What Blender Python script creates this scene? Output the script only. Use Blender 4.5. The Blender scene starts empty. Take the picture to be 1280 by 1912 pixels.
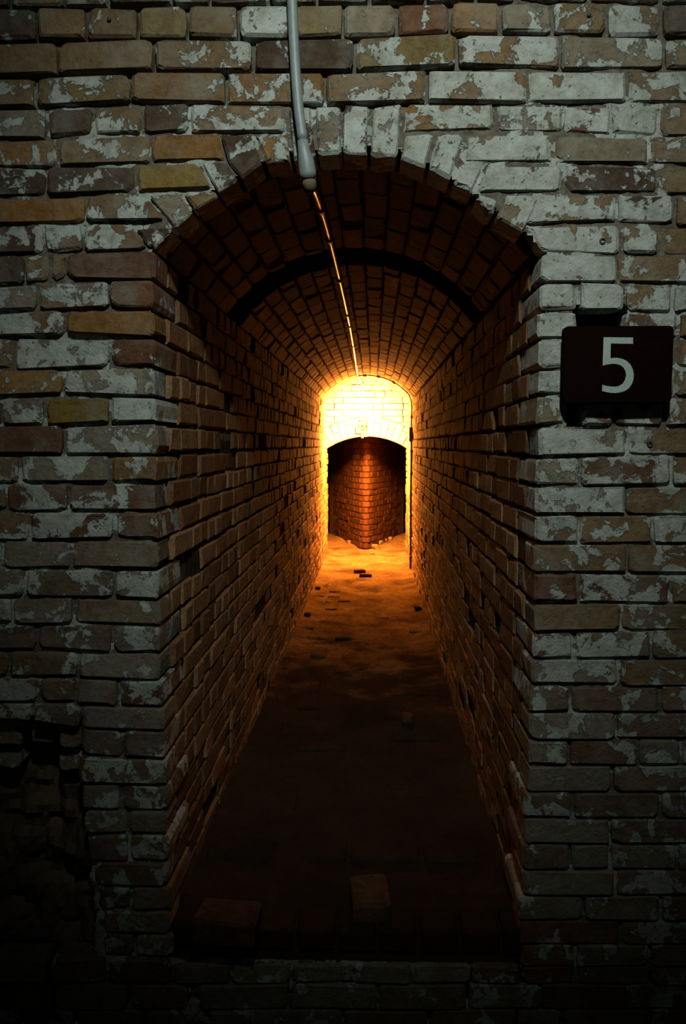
import bpy, math, random
import numpy as np
from mathutils import Vector, Matrix, noise

# ------------------------------------------------------------------ camera, world, lights, exposure
# World: X right, Y into the tunnel, Z up. The outer brick face is the plane Y = 0, the tunnel floor Z = 0.
SC = bpy.context.scene
COL = SC.collection
FPX, CH, CD = 1458.0, 1.32, 2.01
PITCH = math.atan(126 / FPX)
YAW = math.atan(50 / FPX * math.cos(PITCH))
cam_data = bpy.data.cameras.new('camera')
cam_data.sensor_fit = 'VERTICAL'
cam_data.sensor_height = 23.6
cam_data.lens = 23.6 * FPX / 1912
cam_data.clip_start = 0.05
cam = bpy.data.objects.new('camera', cam_data)
cam.location = (0, -CD, CH)
cam.rotation_euler = (math.pi / 2 - PITCH, 0, YAW)
COL.objects.link(cam)
SC.camera = cam

world = bpy.data.worlds.new('world')
SC.world = world
world.use_nodes = True
world.node_tree.nodes['Background'].inputs['Color'].default_value = (0.80, 1.0, 0.80, 1)
world.node_tree.nodes['Background'].inputs['Strength'].default_value = 0.010

SC.view_settings.view_transform = 'Standard'
SC.view_settings.look = 'None'
SC.view_settings.exposure = 0.0
SC.view_settings.gamma = 1.0
SC.view_settings.use_curve_mapping = False

sp = bpy.data.lights.new('passage_lamp_light', 'SPOT')       # shaded ceiling lamp of the outer passage, behind the viewer
sp.energy = 208
sp.color = (0.91, 1.0, 0.91)
sp.spot_size = math.radians(65)
sp.spot_blend = 1.0
sp.shadow_soft_size = 0.07
spo = bpy.data.objects.new('passage_lamp_light', sp)
spo.location = (0.10, -2.0, 3.0)
spo.rotation_euler = (Vector((0.06, 0.0, 1.90)) - Vector(spo.location)).to_track_quat('-Z', 'Y').to_euler()
COL.objects.link(spo)
BULB_POWER = 2150.0
BULB_COLOR = (1.0, 0.365, 0.060)

# ------------------------------------------------------------------ measuring
_R = np.array([math.cos(YAW), math.sin(YAW), 0])
_U = np.array([-math.sin(YAW) * math.sin(PITCH), math.cos(YAW) * math.sin(PITCH), math.cos(PITCH)])
_F = np.array([-math.sin(YAW) * math.cos(PITCH), math.cos(YAW) * math.cos(PITCH), -math.sin(PITCH)])
_C = np.array([0, -CD, CH])

def on_wall(px, py, Y=0.0):
    d = _R * (px - 640) / FPX + _U * (956 - py) / FPX + _F
    q = _C + d * ((Y - _C[1]) / d[1])
    return q[0], q[2]

def on_floor(px, py, z=0.0):
    d = _R * (px - 640) / FPX + _U * (956 - py) / FPX + _F
    q = _C + d * ((z - _C[2]) / d[2])
    return q[0], q[1]

def to_px(P):
    v = np.asarray(P, float) - _C
    w = v @ _F
    return 640 + FPX * (v @ _R) / w, 956 - FPX * (v @ _U) / w, w

def lerp_table(tab, x):
    if x <= tab[0][0]: return tab[0][1]
    for (a, ya), (b, yb) in zip(tab, tab[1:]):
        if x <= b: return ya + (yb - ya) * (x - a) / (b - a)
    return tab[-1][1]

# ------------------------------------------------------------------ materials
class NT:
    def __init__(s, name):
        s.m = bpy.data.materials.new(name)
        s.m.use_nodes = True
        s.t = s.m.node_tree
        s.t.nodes.clear()
        s.out = s.t.nodes.new('ShaderNodeOutputMaterial')
    def n(s, kind, **kw):
        nd = s.t.nodes.new('ShaderNode' + kind)
        for k, v in kw.items():
            if k in nd.inputs: s.set(nd.inputs[k], v)
            else: setattr(nd, k, v)
        return nd
    def set(s, inp, v):
        if isinstance(v, bpy.types.NodeSocket): s.t.links.new(v, inp)
        elif isinstance(v, (tuple, list)) and len(v) == 3 and inp.type == 'RGBA': inp.default_value = (*v, 1)
        else: inp.default_value = v
    def pos(s): return s.n('NewGeometry').outputs['Position']
    def noise(s, vec, scale, detail=6, rough=0.6, dist=0.0):
        nd = s.n('TexNoise'); s.set(nd.inputs['Vector'], vec)
        for k, v in (('Scale', scale), ('Detail', detail), ('Roughness', rough), ('Distortion', dist)): nd.inputs[k].default_value = v
        return nd.outputs['Fac']
    def math(s, op, a, b=0.0, clamp=False):
        nd = s.n('Math', operation=op, use_clamp=clamp); s.set(nd.inputs[0], a); s.set(nd.inputs[1], b); return nd.outputs[0]
    def rng(s, v, a, b, c, d, smooth=False):
        nd = s.n('MapRange', clamp=True, interpolation_type='SMOOTHSTEP' if smooth else 'LINEAR')
        for i, q in enumerate((v, a, b, c, d)): s.set(nd.inputs[i], q)
        return nd.outputs[0]
    def mix(s, f, a, b, blend='MIX'):
        nd = s.n('MixRGB', blend_type=blend); s.set(nd.inputs[0], f); s.set(nd.inputs[1], a); s.set(nd.inputs[2], b); return nd.outputs[0]
    def ramp(s, f, stops):
        nd = s.n('ValToRGB'); s.set(nd.inputs[0], f); e = nd.color_ramp.elements
        while len(e) < len(stops): e.new(0.5)
        for el, (p, c) in zip(e, stops): el.position = p; el.color = (*c, 1)
        return nd.outputs[0]
    def bsdf(s, color, rough=0.8, bump=None, strength=0.5, dist=0.01, spec=0.3, metal=0.0):
        b = s.n('BsdfPrincipled')
        s.set(b.inputs['Base Color'], color); s.set(b.inputs['Roughness'], rough)
        b.inputs['Specular IOR Level'].default_value = spec; b.inputs['Metallic'].default_value = metal
        if bump is not None:
            bn = s.n('Bump'); s.set(bn.inputs['Height'], bump); bn.inputs['Strength'].default_value = strength; bn.inputs['Distance'].default_value = dist
            s.t.links.new(bn.outputs[0], b.inputs['Normal'])
        s.t.links.new(b.outputs[0], s.out.inputs['Surface'])
        return s.m

def make_front(name, mortar):
    """Weathered brick (or its mortar) with flaking whitewash; the brick's colour is the object's colour, alpha its whitewash cover."""
    k = NT(name); p = k.pos()
    oi = k.n('ObjectInfo')
    big = k.noise(p, 11.0, 12, 0.64, 0.45)
    fine = k.noise(p, 55.0, 8, 0.65)
    chip = k.noise(p, 26.0, 10, 0.7, 0.6)
    mid = k.noise(p, 3.2, 4, 0.5)
    grain = k.noise(p, 160.0, 6, 0.7)
    n1 = k.math('ADD', k.math('MULTIPLY', big, 0.72), k.math('MULTIPLY', chip, 0.28))
    if mortar:
        sz = k.n('SeparateXYZ'); k.set(sz.inputs[0], p)
        cover = k.math('MULTIPLY', k.rng(mid, 0.35, 0.65, 0.36, 0.70), k.rng(sz.outputs['Z'], 2.12, 2.24, 1.0, 0.35))   # raked, unpainted joints at the top
        base = k.ramp(fine, [(0.25, (0.045, 0.038, 0.028)), (0.75, (0.16, 0.145, 0.112))])
    else:
        cover = oi.outputs['Alpha']
        v = k.rng(fine, 0.25, 0.75, 0.66, 1.22)
        base = k.mix(1.0, oi.outputs['Color'], v, 'MULTIPLY')
        blotch = k.rng(k.noise(p, 17.0, 6, 0.6), 0.42, 0.66, 0.0, 0.55, True)
        base = k.mix(blotch, base, k.mix(1.0, base, (0.62, 0.50, 0.44), 'MULTIPLY'))
        pits = k.rng(k.noise(p, 95.0, 4, 0.5), 0.66, 0.72, 0.0, 0.65)
        base = k.mix(pits, base, (0.020, 0.014, 0.010))
        film = k.rng(k.noise(p, 6.0, 7, 0.65), 0.42, 0.70, 0.0, 0.45, True)   # thin lime film
        base = k.mix(film, base, (0.20, 0.20, 0.17))
    thr = k.rng(cover, 0.0, 1.0, 0.66, 0.36)
    paint = k.rng(k.math('SUBTRACT', n1, thr), -0.008, 0.016, 0.0, 1.0, True)
    holes = k.rng(k.noise(p, 70.0, 8, 0.7), 0.62, 0.66, 1.0, 0.0)
    paint = k.math('MULTIPLY', paint, holes)
    pc = k.ramp(k.noise(p, 19.0, 12, 0.75, 0.4), [(0.32, (0.17, 0.175, 0.145)), (0.5, (0.30, 0.32, 0.285)), (0.70, (0.40, 0.45, 0.435))])
    pc = k.mix(k.rng(fine, 0.3, 0.7, 0.25, 0.0), pc, (0.20, 0.19, 0.15))
    col = k.mix(paint, base, pc)
    h = k.math('ADD', k.math('MULTIPLY', paint, 0.32), k.math('ADD', k.math('MULTIPLY', fine, 0.55), k.math('MULTIPLY', grain, 0.22)))
    h = k.math('ADD', h, k.math('MULTIPLY', chip, 0.6))
    return k.bsdf(col, 0.9, h, 0.9, 0.012, 0.12)

M = {}
M['front_brick'] = make_front('whitewashed_brick', False)
M['front_mortar'] = make_front('whitewashed_mortar', True)

def make_tunnel_brick():
    k = NT('tunnel_brick'); p = k.pos()
    g = k.n('NewGeometry'); oi = k.n('ObjectInfo')
    r = k.math('FRACT', k.math('ADD', k.math('MULTIPLY', g.outputs['Random Per Island'], 7.31), oi.outputs['Random']))
    base = k.ramp(r, [(0.0, (0.075, 0.038, 0.020)), (0.3, (0.145, 0.075, 0.036)), (0.6, (0.195, 0.102, 0.048)), (0.85, (0.23, 0.135, 0.070)), (1.0, (0.120, 0.052, 0.025))])
    fine = k.noise(p, 60.0, 8, 0.65)
    base = k.mix(1.0, base, k.rng(fine, 0.25, 0.75, 0.6, 1.25), 'MULTIPLY')
    lime = k.rng(k.noise(p, 11.0, 9, 0.65, 0.3), 0.56, 0.66, 0.0, 0.45, True)
    base = k.mix(lime, base, (0.15, 0.13, 0.095))
    soot = k.rng(k.noise(p, 2.3, 5, 0.6), 0.50, 0.72, 0.0, 0.6, True)
    base = k.mix(soot, base, (0.030, 0.020, 0.013))
    h = k.math('ADD', k.math('MULTIPLY', fine, 0.8), k.math('MULTIPLY', k.noise(p, 20.0, 6, 0.6), 0.8))
    return k.bsdf(base, 0.95, h, 0.75, 0.008, 0.020)
M['tunnel_brick'] = make_tunnel_brick()

def make_plain(name, stops, scale, rough=1.0, strength=0.7, dist=0.008, spec=0.0, detail=8):
    k = NT(name); p = k.pos()
    f = k.noise(p, scale, detail, 0.65, 0.2)
    h = k.math('ADD', f, k.math('MULTIPLY', k.noise(p, scale * 5, 6, 0.65), 0.4))
    return k.bsdf(k.ramp(f, stops), rough, h, strength, dist, spec)
M['tunnel_mortar'] = make_plain('tunnel_mortar', [(0.3, (0.026, 0.019, 0.012)), (0.6, (0.06, 0.045, 0.030)), (0.8, (0.13, 0.10, 0.07))], 22)
M['end_mortar'] = make_plain('limewashed_mortar', [(0.3, (0.035, 0.026, 0.018)), (0.7, (0.075, 0.058, 0.04))], 40)
M['end_brick'] = make_plain('limewashed_brick', [(0.30, (0.085, 0.066, 0.045)), (0.45, (0.19, 0.165, 0.13)), (0.8, (0.25, 0.225, 0.19))], 14)
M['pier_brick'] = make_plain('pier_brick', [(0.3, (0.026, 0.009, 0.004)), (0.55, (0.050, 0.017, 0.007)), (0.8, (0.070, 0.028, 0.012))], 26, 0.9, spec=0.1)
M['pier_mortar'] = make_plain('pier_mortar', [(0.3, (0.05, 0.030, 0.017)), (0.7, (0.10, 0.065, 0.04))], 40)
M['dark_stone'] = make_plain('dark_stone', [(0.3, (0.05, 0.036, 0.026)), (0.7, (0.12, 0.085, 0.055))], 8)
M['stone'] = make_plain('rubble_stone', [(0.3, (0.07, 0.045, 0.028)), (0.7, (0.17, 0.12, 0.075))], 25)
M['loose_brick'] = make_plain('loose_brick', [(0.3, (0.04, 0.022, 0.013)), (0.7, (0.09, 0.05, 0.028))], 30)

def make_floor():
    k = NT('trodden_earth'); p = k.pos()
    a = k.noise(p, 3.2, 9, 0.62, 0.4); b = k.noise(p, 30.0, 8, 0.65)
    col = k.ramp(a, [(0.32, (0.036, 0.020, 0.009)), (0.5, (0.090, 0.051, 0.021)), (0.68, (0.135, 0.082, 0.036))])
    col = k.mix(1.0, col, k.rng(b, 0.25, 0.75, 0.55, 1.3), 'MULTIPLY')
    wet_shade = k.noise(p, 2.1, 7, 0.65)                                   # damp patches, plus lamp falloff painted in as darker earth towards the mouth
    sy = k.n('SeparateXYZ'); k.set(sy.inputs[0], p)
    wet_shade = k.rng(k.math('ADD', wet_shade, k.rng(sy.outputs['Y'], 4.4, 1.6, -0.28, 0.22)), 0.44, 0.62, 0.0, 1.0, True)
    col = k.mix(k.math('MULTIPLY', wet_shade, 0.85), col, (0.014, 0.010, 0.007))
    h = k.math('ADD', k.math('MULTIPLY', b, 0.6), k.math('MULTIPLY', k.noise(p, 110.0, 5, 0.6), 0.25))
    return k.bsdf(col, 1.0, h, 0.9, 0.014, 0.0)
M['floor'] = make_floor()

def make_metal(name, col, rough, spec=0.5, metal=0.0, scale=60.0):
    k = NT(name); p = k.pos(); f = k.noise(p, scale, 5, 0.6)
    c = k.mix(k.rng(f, 0.35, 0.7, 0.0, 0.45), col, tuple(q * 0.55 for q in col))
    return k.bsdf(c, rough, f, 0.12, 0.003, spec, metal)
M['grey_pipe'] = make_metal('grey_plastic_pipe', (0.155, 0.185, 0.185), 0.5)
M['tan_stub'] = make_metal('rusty_pipe_end', (0.105, 0.070, 0.040), 0.9)
M['conduit'] = make_metal('galvanised_conduit', (0.50, 0.46, 0.40), 0.32, 0.6, 0.55)
M['dark_iron'] = make_metal('dark_iron', (0.035, 0.030, 0.027), 0.6)
M['sign_board'] = make_metal('maroon_sign_paint', (0.0050, 0.0013, 0.0012), 0.8, 0.02, 0.0, 90.0)
M['numeral'] = make_metal('pale_sign_paint', (0.27, 0.335, 0.30), 0.6, 0.2, 0.0, 140.0)
M['timber'] = make_metal('dark_timber', (0.02, 0.015, 0.012), 0.8)
M['cast_box'] = make_metal('cast_metal_box', (0.16, 0.12, 0.08), 0.55)
M['plug'] = make_metal('grey_wall_plug', (0.20, 0.21, 0.20), 0.7)

kb = NT('glowing_bulb'); em = kb.n('Emission')
em.inputs['Color'].default_value = (*BULB_COLOR, 1)
kb.t.links.new(em.outputs[0], kb.out.inputs['Surface'])
M['bulb'] = kb.m
BULB_EMIT = em

# ------------------------------------------------------------------ builders
def mesh_obj(name, verts, faces, mat, parent=None, smooth=False, loc=None):
    me = bpy.data.meshes.new(name)
    me.from_pydata([tuple(v) for v in verts], [], faces)
    me.materials.append(M[mat] if isinstance(mat, str) else mat)
    if smooth: me.polygons.foreach_set('use_smooth', [True] * len(me.polygons))
    me.update()
    o = bpy.data.objects.new(name, me)
    if loc is not None: o.location = loc
    if parent is not None: o.parent = parent
    COL.objects.link(o)
    return o

def tag(o, label, cat, group=None, kind=None):
    o['label'] = label; o['category'] = cat
    if group: o['group'] = group
    if kind: o['kind'] = kind
    return o

def thing(name, loc, label, cat, group=None):
    o = bpy.data.objects.new(name, None); o.location = loc
    COL.objects.link(o)
    return tag(o, label, cat, group)

def joined(name, chunks, mat, parent, smooth=False):
    """many small pieces as one mesh"""
    V, Fc = [], []
    for v, f in chunks:
        n = len(V); V.extend(map(tuple, v)); Fc.extend([tuple(i + n for i in q) for q in f])
    o = mesh_obj(name, V, Fc, mat, parent, smooth); o['kind'] = 'stuff'
    return o

def ring_outline(poly, rnd, chamfer, jit):
    """poly (counter-clockwise) with worn corners and a slightly wandering edge"""
    P = [np.array(q, float) for q in poly]; n = len(P); out = []
    for i in range(n):
        a, b, c = P[i - 1], P[i], P[(i + 1) % n]
        la, lc = np.linalg.norm(a - b), np.linalg.norm(c - b)
        ra = min(chamfer * rnd.uniform(0.4, 1.5), la * 0.3); rc = min(chamfer * rnd.uniform(0.4, 1.5), lc * 0.3)
        p, q = b + (a - b) / max(la, 1e-6) * ra, b + (c - b) / max(lc, 1e-6) * rc
        out += [p, (p + q) * 0.22 + b * 0.56, q]
    return [q + np.array([rnd.uniform(-jit, jit), rnd.uniform(-jit, jit)]) for q in out]

def shrink(poly, d):
    P = np.array(poly, float); c = P.mean(0); out = []
    for i in range(len(P)):
        a, b, e = P[i - 1], P[i], P[(i + 1) % len(P)]
        n1 = np.array([-(b - a)[1], (b - a)[0]]); n1 /= max(np.linalg.norm(n1), 1e-9)
        n2 = np.array([-(e - b)[1], (e - b)[0]]); n2 /= max(np.linalg.norm(n2), 1e-9)
        m = n1 + n2; m /= max(m @ n1, 0.5)
        out.append(b + m * d)
    return out

def area2(poly):
    P = np.array(poly, float); x, y = P[:, 0], P[:, 1]
    return 0.5 * float(np.sum(x * np.roll(y, -1) - np.roll(x, -1) * y))

def poly_brick(poly, rnd, depth=0.06, proud=0.0, bevel=0.006, chamfer=0.009, jit=0.0015, tilt=0.002):
    """a brick seen face-on: outline in (u, v), face at w = proud, back at w = -depth. returns verts (u, v, w) and faces"""
    if area2(poly) < 0: poly = poly[::-1]
    o = ring_outline(poly, rnd, chamfer, jit); n = len(o)
    c = sum(o) / n
    tu, tv = rnd.uniform(-tilt, tilt), rnd.uniform(-tilt, tilt); s = max(np.ptp([q[0] for q in o]), 0.05); t = max(np.ptp([q[1] for q in o]), 0.03)
    inn = []
    for q in o:
        d = c - q; L = np.linalg.norm(d); inn.append(q + d / max(L, 1e-6) * min(bevel * rnd.uniform(0.7, 1.5), L * 0.4))
    w = lambda q: proud + tu * (q[0] - c[0]) / s * 2 + tv * (q[1] - c[1]) / t * 2
    V = [(q[0], q[1], -depth) for q in o]
    V += [(q[0], q[1], w(q) - bevel * rnd.uniform(0.7, 1.4)) for q in o]
    V += [(q[0], q[1], w(q) + rnd.uniform(-0.0012, 0.0012)) for q in inn]
    Fc = []
    for i in range(n):
        j = (i + 1) % n
        Fc.append((i, j, n + j, n + i)); Fc.append((n + i, n + j, 2 * n + j, 2 * n + i))
    Fc.append(tuple(range(2 * n, 3 * n)))
    return np.array(V), Fc

def place(V, O, U, Vv, N):
    return np.array(O) + V[:, :1] * np.array(U) + V[:, 1:2] * np.array(Vv) + V[:, 2:3] * np.array(N)

def piece(name, V, Fc, mat, parent, color=None):
    c = V.mean(0)
    o = mesh_obj(name, V - c, Fc, mat, parent, False, tuple(c))
    if color: o.color = color
    return o

def tube(path, radii, seg=12, caps=True):
    P = [Vector(p) for p in path]
    if not isinstance(radii, (list, tuple)): radii = [radii] * len(P)
    V, Fc = [], []
    t0 = (P[1] - P[0]).normalized()
    a = t0.orthogonal().normalized()
    for i, p in enumerate(P):
        t = (P[min(i + 1, len(P) - 1)] - P[max(i - 1, 0)]).normalized()
        a = (a - t * a.dot(t)).normalized(); b = t.cross(a)
        for k in range(seg):
            g = 2 * math.pi * k / seg
            V.append(p + (a * math.cos(g) + b * math.sin(g)) * radii[i])
    for i in range(len(P) - 1):
        for k in range(seg):
            j = (k + 1) % seg
            Fc.append((i * seg + k, i * seg + j, (i + 1) * seg + j, (i + 1) * seg + k))
    if caps:
        Fc.append(tuple(range(seg))[::-1]); Fc.append(tuple((len(P) - 1) * seg + k for k in range(seg)))
    return [tuple(v) for v in V], Fc

def box(cx, cy, cz, sx, sy, sz, bev=0.0):
    """box with chamfered vertical and horizontal edges"""
    hx, hy, hz = sx / 2, sy / 2, sz / 2; b = min(bev, hx * .8, hy * .8, hz * .8)
    V, Fc = [], []
    rings = [(-hz, b), (-hz + b, 0), (hz - b, 0), (hz, b)]
    for z, i in rings:
        x, y = hx - i, hy - i; c = b if b else 0
        for q in ((x - c, -y), (x, -y + c), (x, y - c), (x - c, y), (-x + c, y), (-x, y - c), (-x, -y + c), (-x + c, -y)):
            V.append((cx + q[0], cy + q[1], cz + z))
    for r in range(3):
        for k in range(8):
            j = (k + 1) % 8; Fc.append((r * 8 + k, r * 8 + j, r * 8 + 8 + j, r * 8 + 8 + k))
    Fc.append(tuple(range(8))[::-1]); Fc.append(tuple(range(24, 32)))
    return V, Fc

def fbm(x, y, z, s, o=4):
    return noise.fractal(Vector((x * s, y * s, z * s)), 0.9, 2.0, o)

# ------------------------------------------------------------------ the shape of the opening, tunnel and vault
XL = [(-0.4, -0.535), (0.1, -0.539), (0.45, -0.543), (0.65, -0.548), (1.1, -0.551), (1.5, -0.549), (1.7, -0.545), (1.82, -0.535)]
XR = [(-0.4, 0.405), (0.2, 0.407), (0.5, 0.418), (0.8, 0.420), (1.25, 0.424), (1.5, 0.420), (1.8, 0.420)]
INTRADOS = [(-0.56, 1.79), (-0.53, 1.825), (-0.392, 1.943), (-0.256, 2.019), (-0.17, 2.036), (-0.089, 2.044), (-0.02, 2.043), (0.08, 2.030), (0.15, 1.995), (0.211, 1.958), (0.318, 1.882), (0.372, 1.843), (0.42, 1.80), (0.44, 1.78)]
SPRING, CROWN = 1.81, 2.055
END_Y = 7.30

def wall_x(side, Y):
    Y = max(Y, 0.0)
    return -0.548 + 0.028 * min(Y / 5, 1) if side < 0 else 0.418 + 0.030 * min(Y / 6, 1)

def vault_circle(Y):
    a, b = wall_x(-1, Y), wall_x(1, Y); hw = (b - a) / 2; rise = CROWN - SPRING
    R = (hw * hw + rise * rise) / (2 * rise)
    return (a + b) / 2, CROWN - R, R, math.asin(hw / R)          # centre x, centre z, radius, half angle

def vault_z(x, Y):
    cx, cz, R, th = vault_circle(Y); d = R * R - (x - cx) ** 2
    return cz + math.sqrt(max(d, 0))

def in_opening(x, z, m=0.0):
    return -0.080 < z and lerp_table(XL, z) - m < x < lerp_table(XR, z) + m and z < lerp_table(INTRADOS, x) + m

# ------------------------------------------------------------------ wall_front: courses read off the photograph
J_TOP = [
 [(-200, 8), (60, 11), (155, 10), (205, 6), (255, 9), (330, 5), (435, 8), (500, 4), (620, 4), (790, 2), (960, 1), (1235, 4), (1500, 4)],
 [(-200, 84), (0, 80), (60, 75), (100, 76), (162, 73), (250, 71), (317, 69), (420, 71), (475, 73), (570, 71), (637, 71), (745, 66), (840, 63), (932, 61), (1032, 61), (1120, 69), (1185, 66), (1242, 68), (1500, 66)],
 [(-200, 144), (0, 143), (60, 142), (107, 138), (212, 135), (287, 131), (470, 132), (570, 133), (640, 132), (715, 130), (795, 127), (852, 124), (957, 127), (1035, 129), (1080, 134), (1172, 131), (1235, 127), (1500, 128)],
 [(-200, 206), (0, 205), (75, 200), (175, 195), (237, 187), (275, 191), (420, 192), (570, 194), (640, 194), (740, 190), (852, 191), (1035, 192), (1085, 198), (1160, 192), (1500, 192)],
]
J_L = [
 [(-200, 262), (0, 261), (75, 260), (112, 257), (175, 252), (250, 249), (395, 247), (540, 247)],
 [(-200, 313), (0, 313), (107, 311), (212, 309), (265, 305), (365, 301), (422, 300)],
 [(-200, 372), (0, 370), (75, 366), (175, 362), (272, 360), (335, 356), (395, 352)],
 [(-200, 424), (0, 422), (62, 417), (175, 415), (320, 413)],
 [(-200, 476), (25, 476), (112, 471), (155, 470), (300, 465)],
 [(-200, 538), (0, 535), (45, 530), (82, 525), (130, 521), (300, 522)],
 [(-200, 586), (0, 584), (107, 577), (207, 574), (300, 577)],
 [(-200, 628), (25, 630), (130, 624), (205, 632), (300, 630)],
 [(-200, 690), (32, 691), (100, 687), (205, 684), (300, 686)],
 [(-200, 741), (75, 742), (110, 736), (200, 737), (300, 741)],
 [(-200, 795), (80, 795), (200, 790), (300, 790)], [(-200, 849), (120, 850), (300, 850)], [(-200, 905), (120, 902), (300, 902)],
 [(-200, 957), (125, 955), (300, 956)], [(-200, 1009), (60, 1010), (212, 1007), (300, 1009)], [(-200, 1060), (125, 1062), (300, 1064)],
 [(-200, 1117), (207, 1116), (300, 1120)], [(-200, 1165), (150, 1165), (300, 1169)], [(-200, 1214), (75, 1215), (212, 1220), (300, 1220)],
 [(-200, 1265), (137, 1265), (200, 1269), (300, 1271)], [(-200, 1310), (125, 1312), (175, 1319), (300, 1322)],
 [(-200, 1345), (100, 1348), (150, 1360), (300, 1367)], [(-200, 1408), (130, 1410), (305, 1420)], [(-200, 1460), (237, 1463), (305, 1467)],
 [(-200, 1512), (310, 1514)], [(-200, 1555), (310, 1558)], [(-200, 1605), (310, 1610)], [(-200, 1652), (320, 1656)], [(-200, 1698), (320, 1702)],
 [(-200, 1742), (320, 1744)], [(-200, 1785), (320, 1787)]]
J_R = [
 [(740, 250), (780, 247), (902, 246), (997, 247), (1210, 254), (1500, 256)],
 [(860, 303), (907, 305), (1022, 304), (1185, 309), (1500, 312)],
 [(880, 361), (970, 361), (1047, 357), (1172, 362), (1500, 365)],
 [(977, 420), (1060, 417), (1147, 416), (1260, 422), (1500, 423)],
 [(1000, 472), (1095, 471), (1172, 476), (1500, 478)],
 [(1000, 527), (1070, 524), (1155, 529), (1500, 534)],
 [(1002, 581), (1072, 580), (1167, 580), (1210, 584), (1500, 582)],
 [(1002, 634), (1500, 632)], [(985, 690), (1048, 687), (1500, 687)], [(997, 737), (1045, 739), (1500, 742)],
 [(997, 795), (1147, 796), (1172, 801), (1242, 796), (1500, 795)], [(1010, 855), (1060, 852), (1172, 850), (1500, 849)],
 [(1005, 907), (1500, 907)], [(1002, 961), (1500, 962)], [(1002, 1015), (1210, 1016), (1500, 1014)], [(1000, 1071), (1500, 1071)],
 [(1002, 1127), (1500, 1127)], [(1010, 1180), (1080, 1177), (1500, 1178)], [(995, 1230), (1185, 1232), (1500, 1229)],
 [(987, 1277), (1085, 1282), (1500, 1280)], [(987, 1331), (1500, 1331)], [(987, 1381), (1500, 1380)], [(987, 1430), (1500, 1429)],
 [(987, 1481), (1500, 1478)], [(980, 1530), (1500, 1529)], [(975, 1577), (1500, 1576)], [(975, 1625), (1500, 1624)], [(970, 1672), (1500, 1671)],
 [(970, 1720), (1500, 1718)], [(970, 1764), (1500, 1762)], [(970, 1807), (1500, 1806)]]
EL, ER = -110, 1390          # a little beyond the frame on both sides
X_TOP = [
 [-60, 15, 118, 201, 320, 392, 500, 590, 690, 795, 890, 965, 1100, 1235, 1330],
 [-30, 67, 160, 255, 350, 444, 545, 641, 740, 840, 935, 1032, 1132, 1236, 1330],
 [-80, 106, 287, 472, 663, 853, 1047, 1241],
 [-100, 65, 242, 421, 606, 797, 985, 1172, 1350],
]
X_L = [[-70, 86, 172, 264, 352, 534], [-60, 108, 280], [-80, 84, 252], [-20, 160], [-30, 80, 153],
 [-60, 45, 92, 122], [-70, 70, 204], [-50, 120], [-80, 27, 204], [-55, 115], [-75, 2, 82, 203], [-50, 118], [-60, 34, 204], [-75, 10, 127],
 [-60, 55, 212], [-80, 2, 131], [-60, 45, 212], [-60, 21, 137], [-50, 67, 209], [-70, 15, 144], [-60, 70, 140, 220], [-60, 60, 150],
 [148, 228], [145], [150, 225], [155, 240], [165, 240], [175], [182, 243], [188], [190, 250]]
X_R = [[755, 925, 1052, 1142, 1232], [868, 1033, 1215], [908, 1053, 1230], [1152, 1260], [1160, 1230], [1153], [1080, 1167, 1257], [1080, 1167, 1268],
 [1085, 1180, 1262], [1090, 1262], [1147, 1240], [1172], [1084, 1255], [1169], [1081, 1220], [1172], [1080, 1253], [1161], [1072, 1218], [1157], [1066, 1234],
 [1150], [1063, 1192, 1272], [1145], [1070, 1235], [1140], [1065, 1140, 1265], [1150], [1090, 1235], [1160], [1075, 1215]]
VOUSSOIRS = [
 [(250, 426), (314, 424), (322, 430), (303, 450), (290, 466), (279, 461)],
 [(277, 364), (333, 360), (361, 397), (325, 428)],
 [(340, 358), (398, 355), (407, 365), (366, 395)],
 [(375, 304), (423, 303), (445, 335), (410, 362)],
 [(412, 250), (466, 250), (490, 305), (450, 333), (424, 300)],
 [(474, 250), (535, 250), (542, 301), (495, 305)],
 [(536, 198), (581, 198), (589, 289), (546, 300)],
 [(587, 198), (638, 197), (637, 286), (592, 288)],
 [(641, 197), (690, 197), (686, 290), (640, 287)],
 [(697, 197), (749, 194), (741, 294), (691, 292)],
 [(755, 251), (811, 249), (796, 313), (747, 296)],
 [(814, 249), (868, 248), (858, 288), (840, 336), (799, 315)],
 [(858, 305), (904, 308), (882, 361), (844, 338)],
 [(892, 365), (937, 368), (921, 402), (888, 374)],
 [(943, 364), (1003, 364), (1003, 384), (976, 436), (926, 407)],
]
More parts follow.
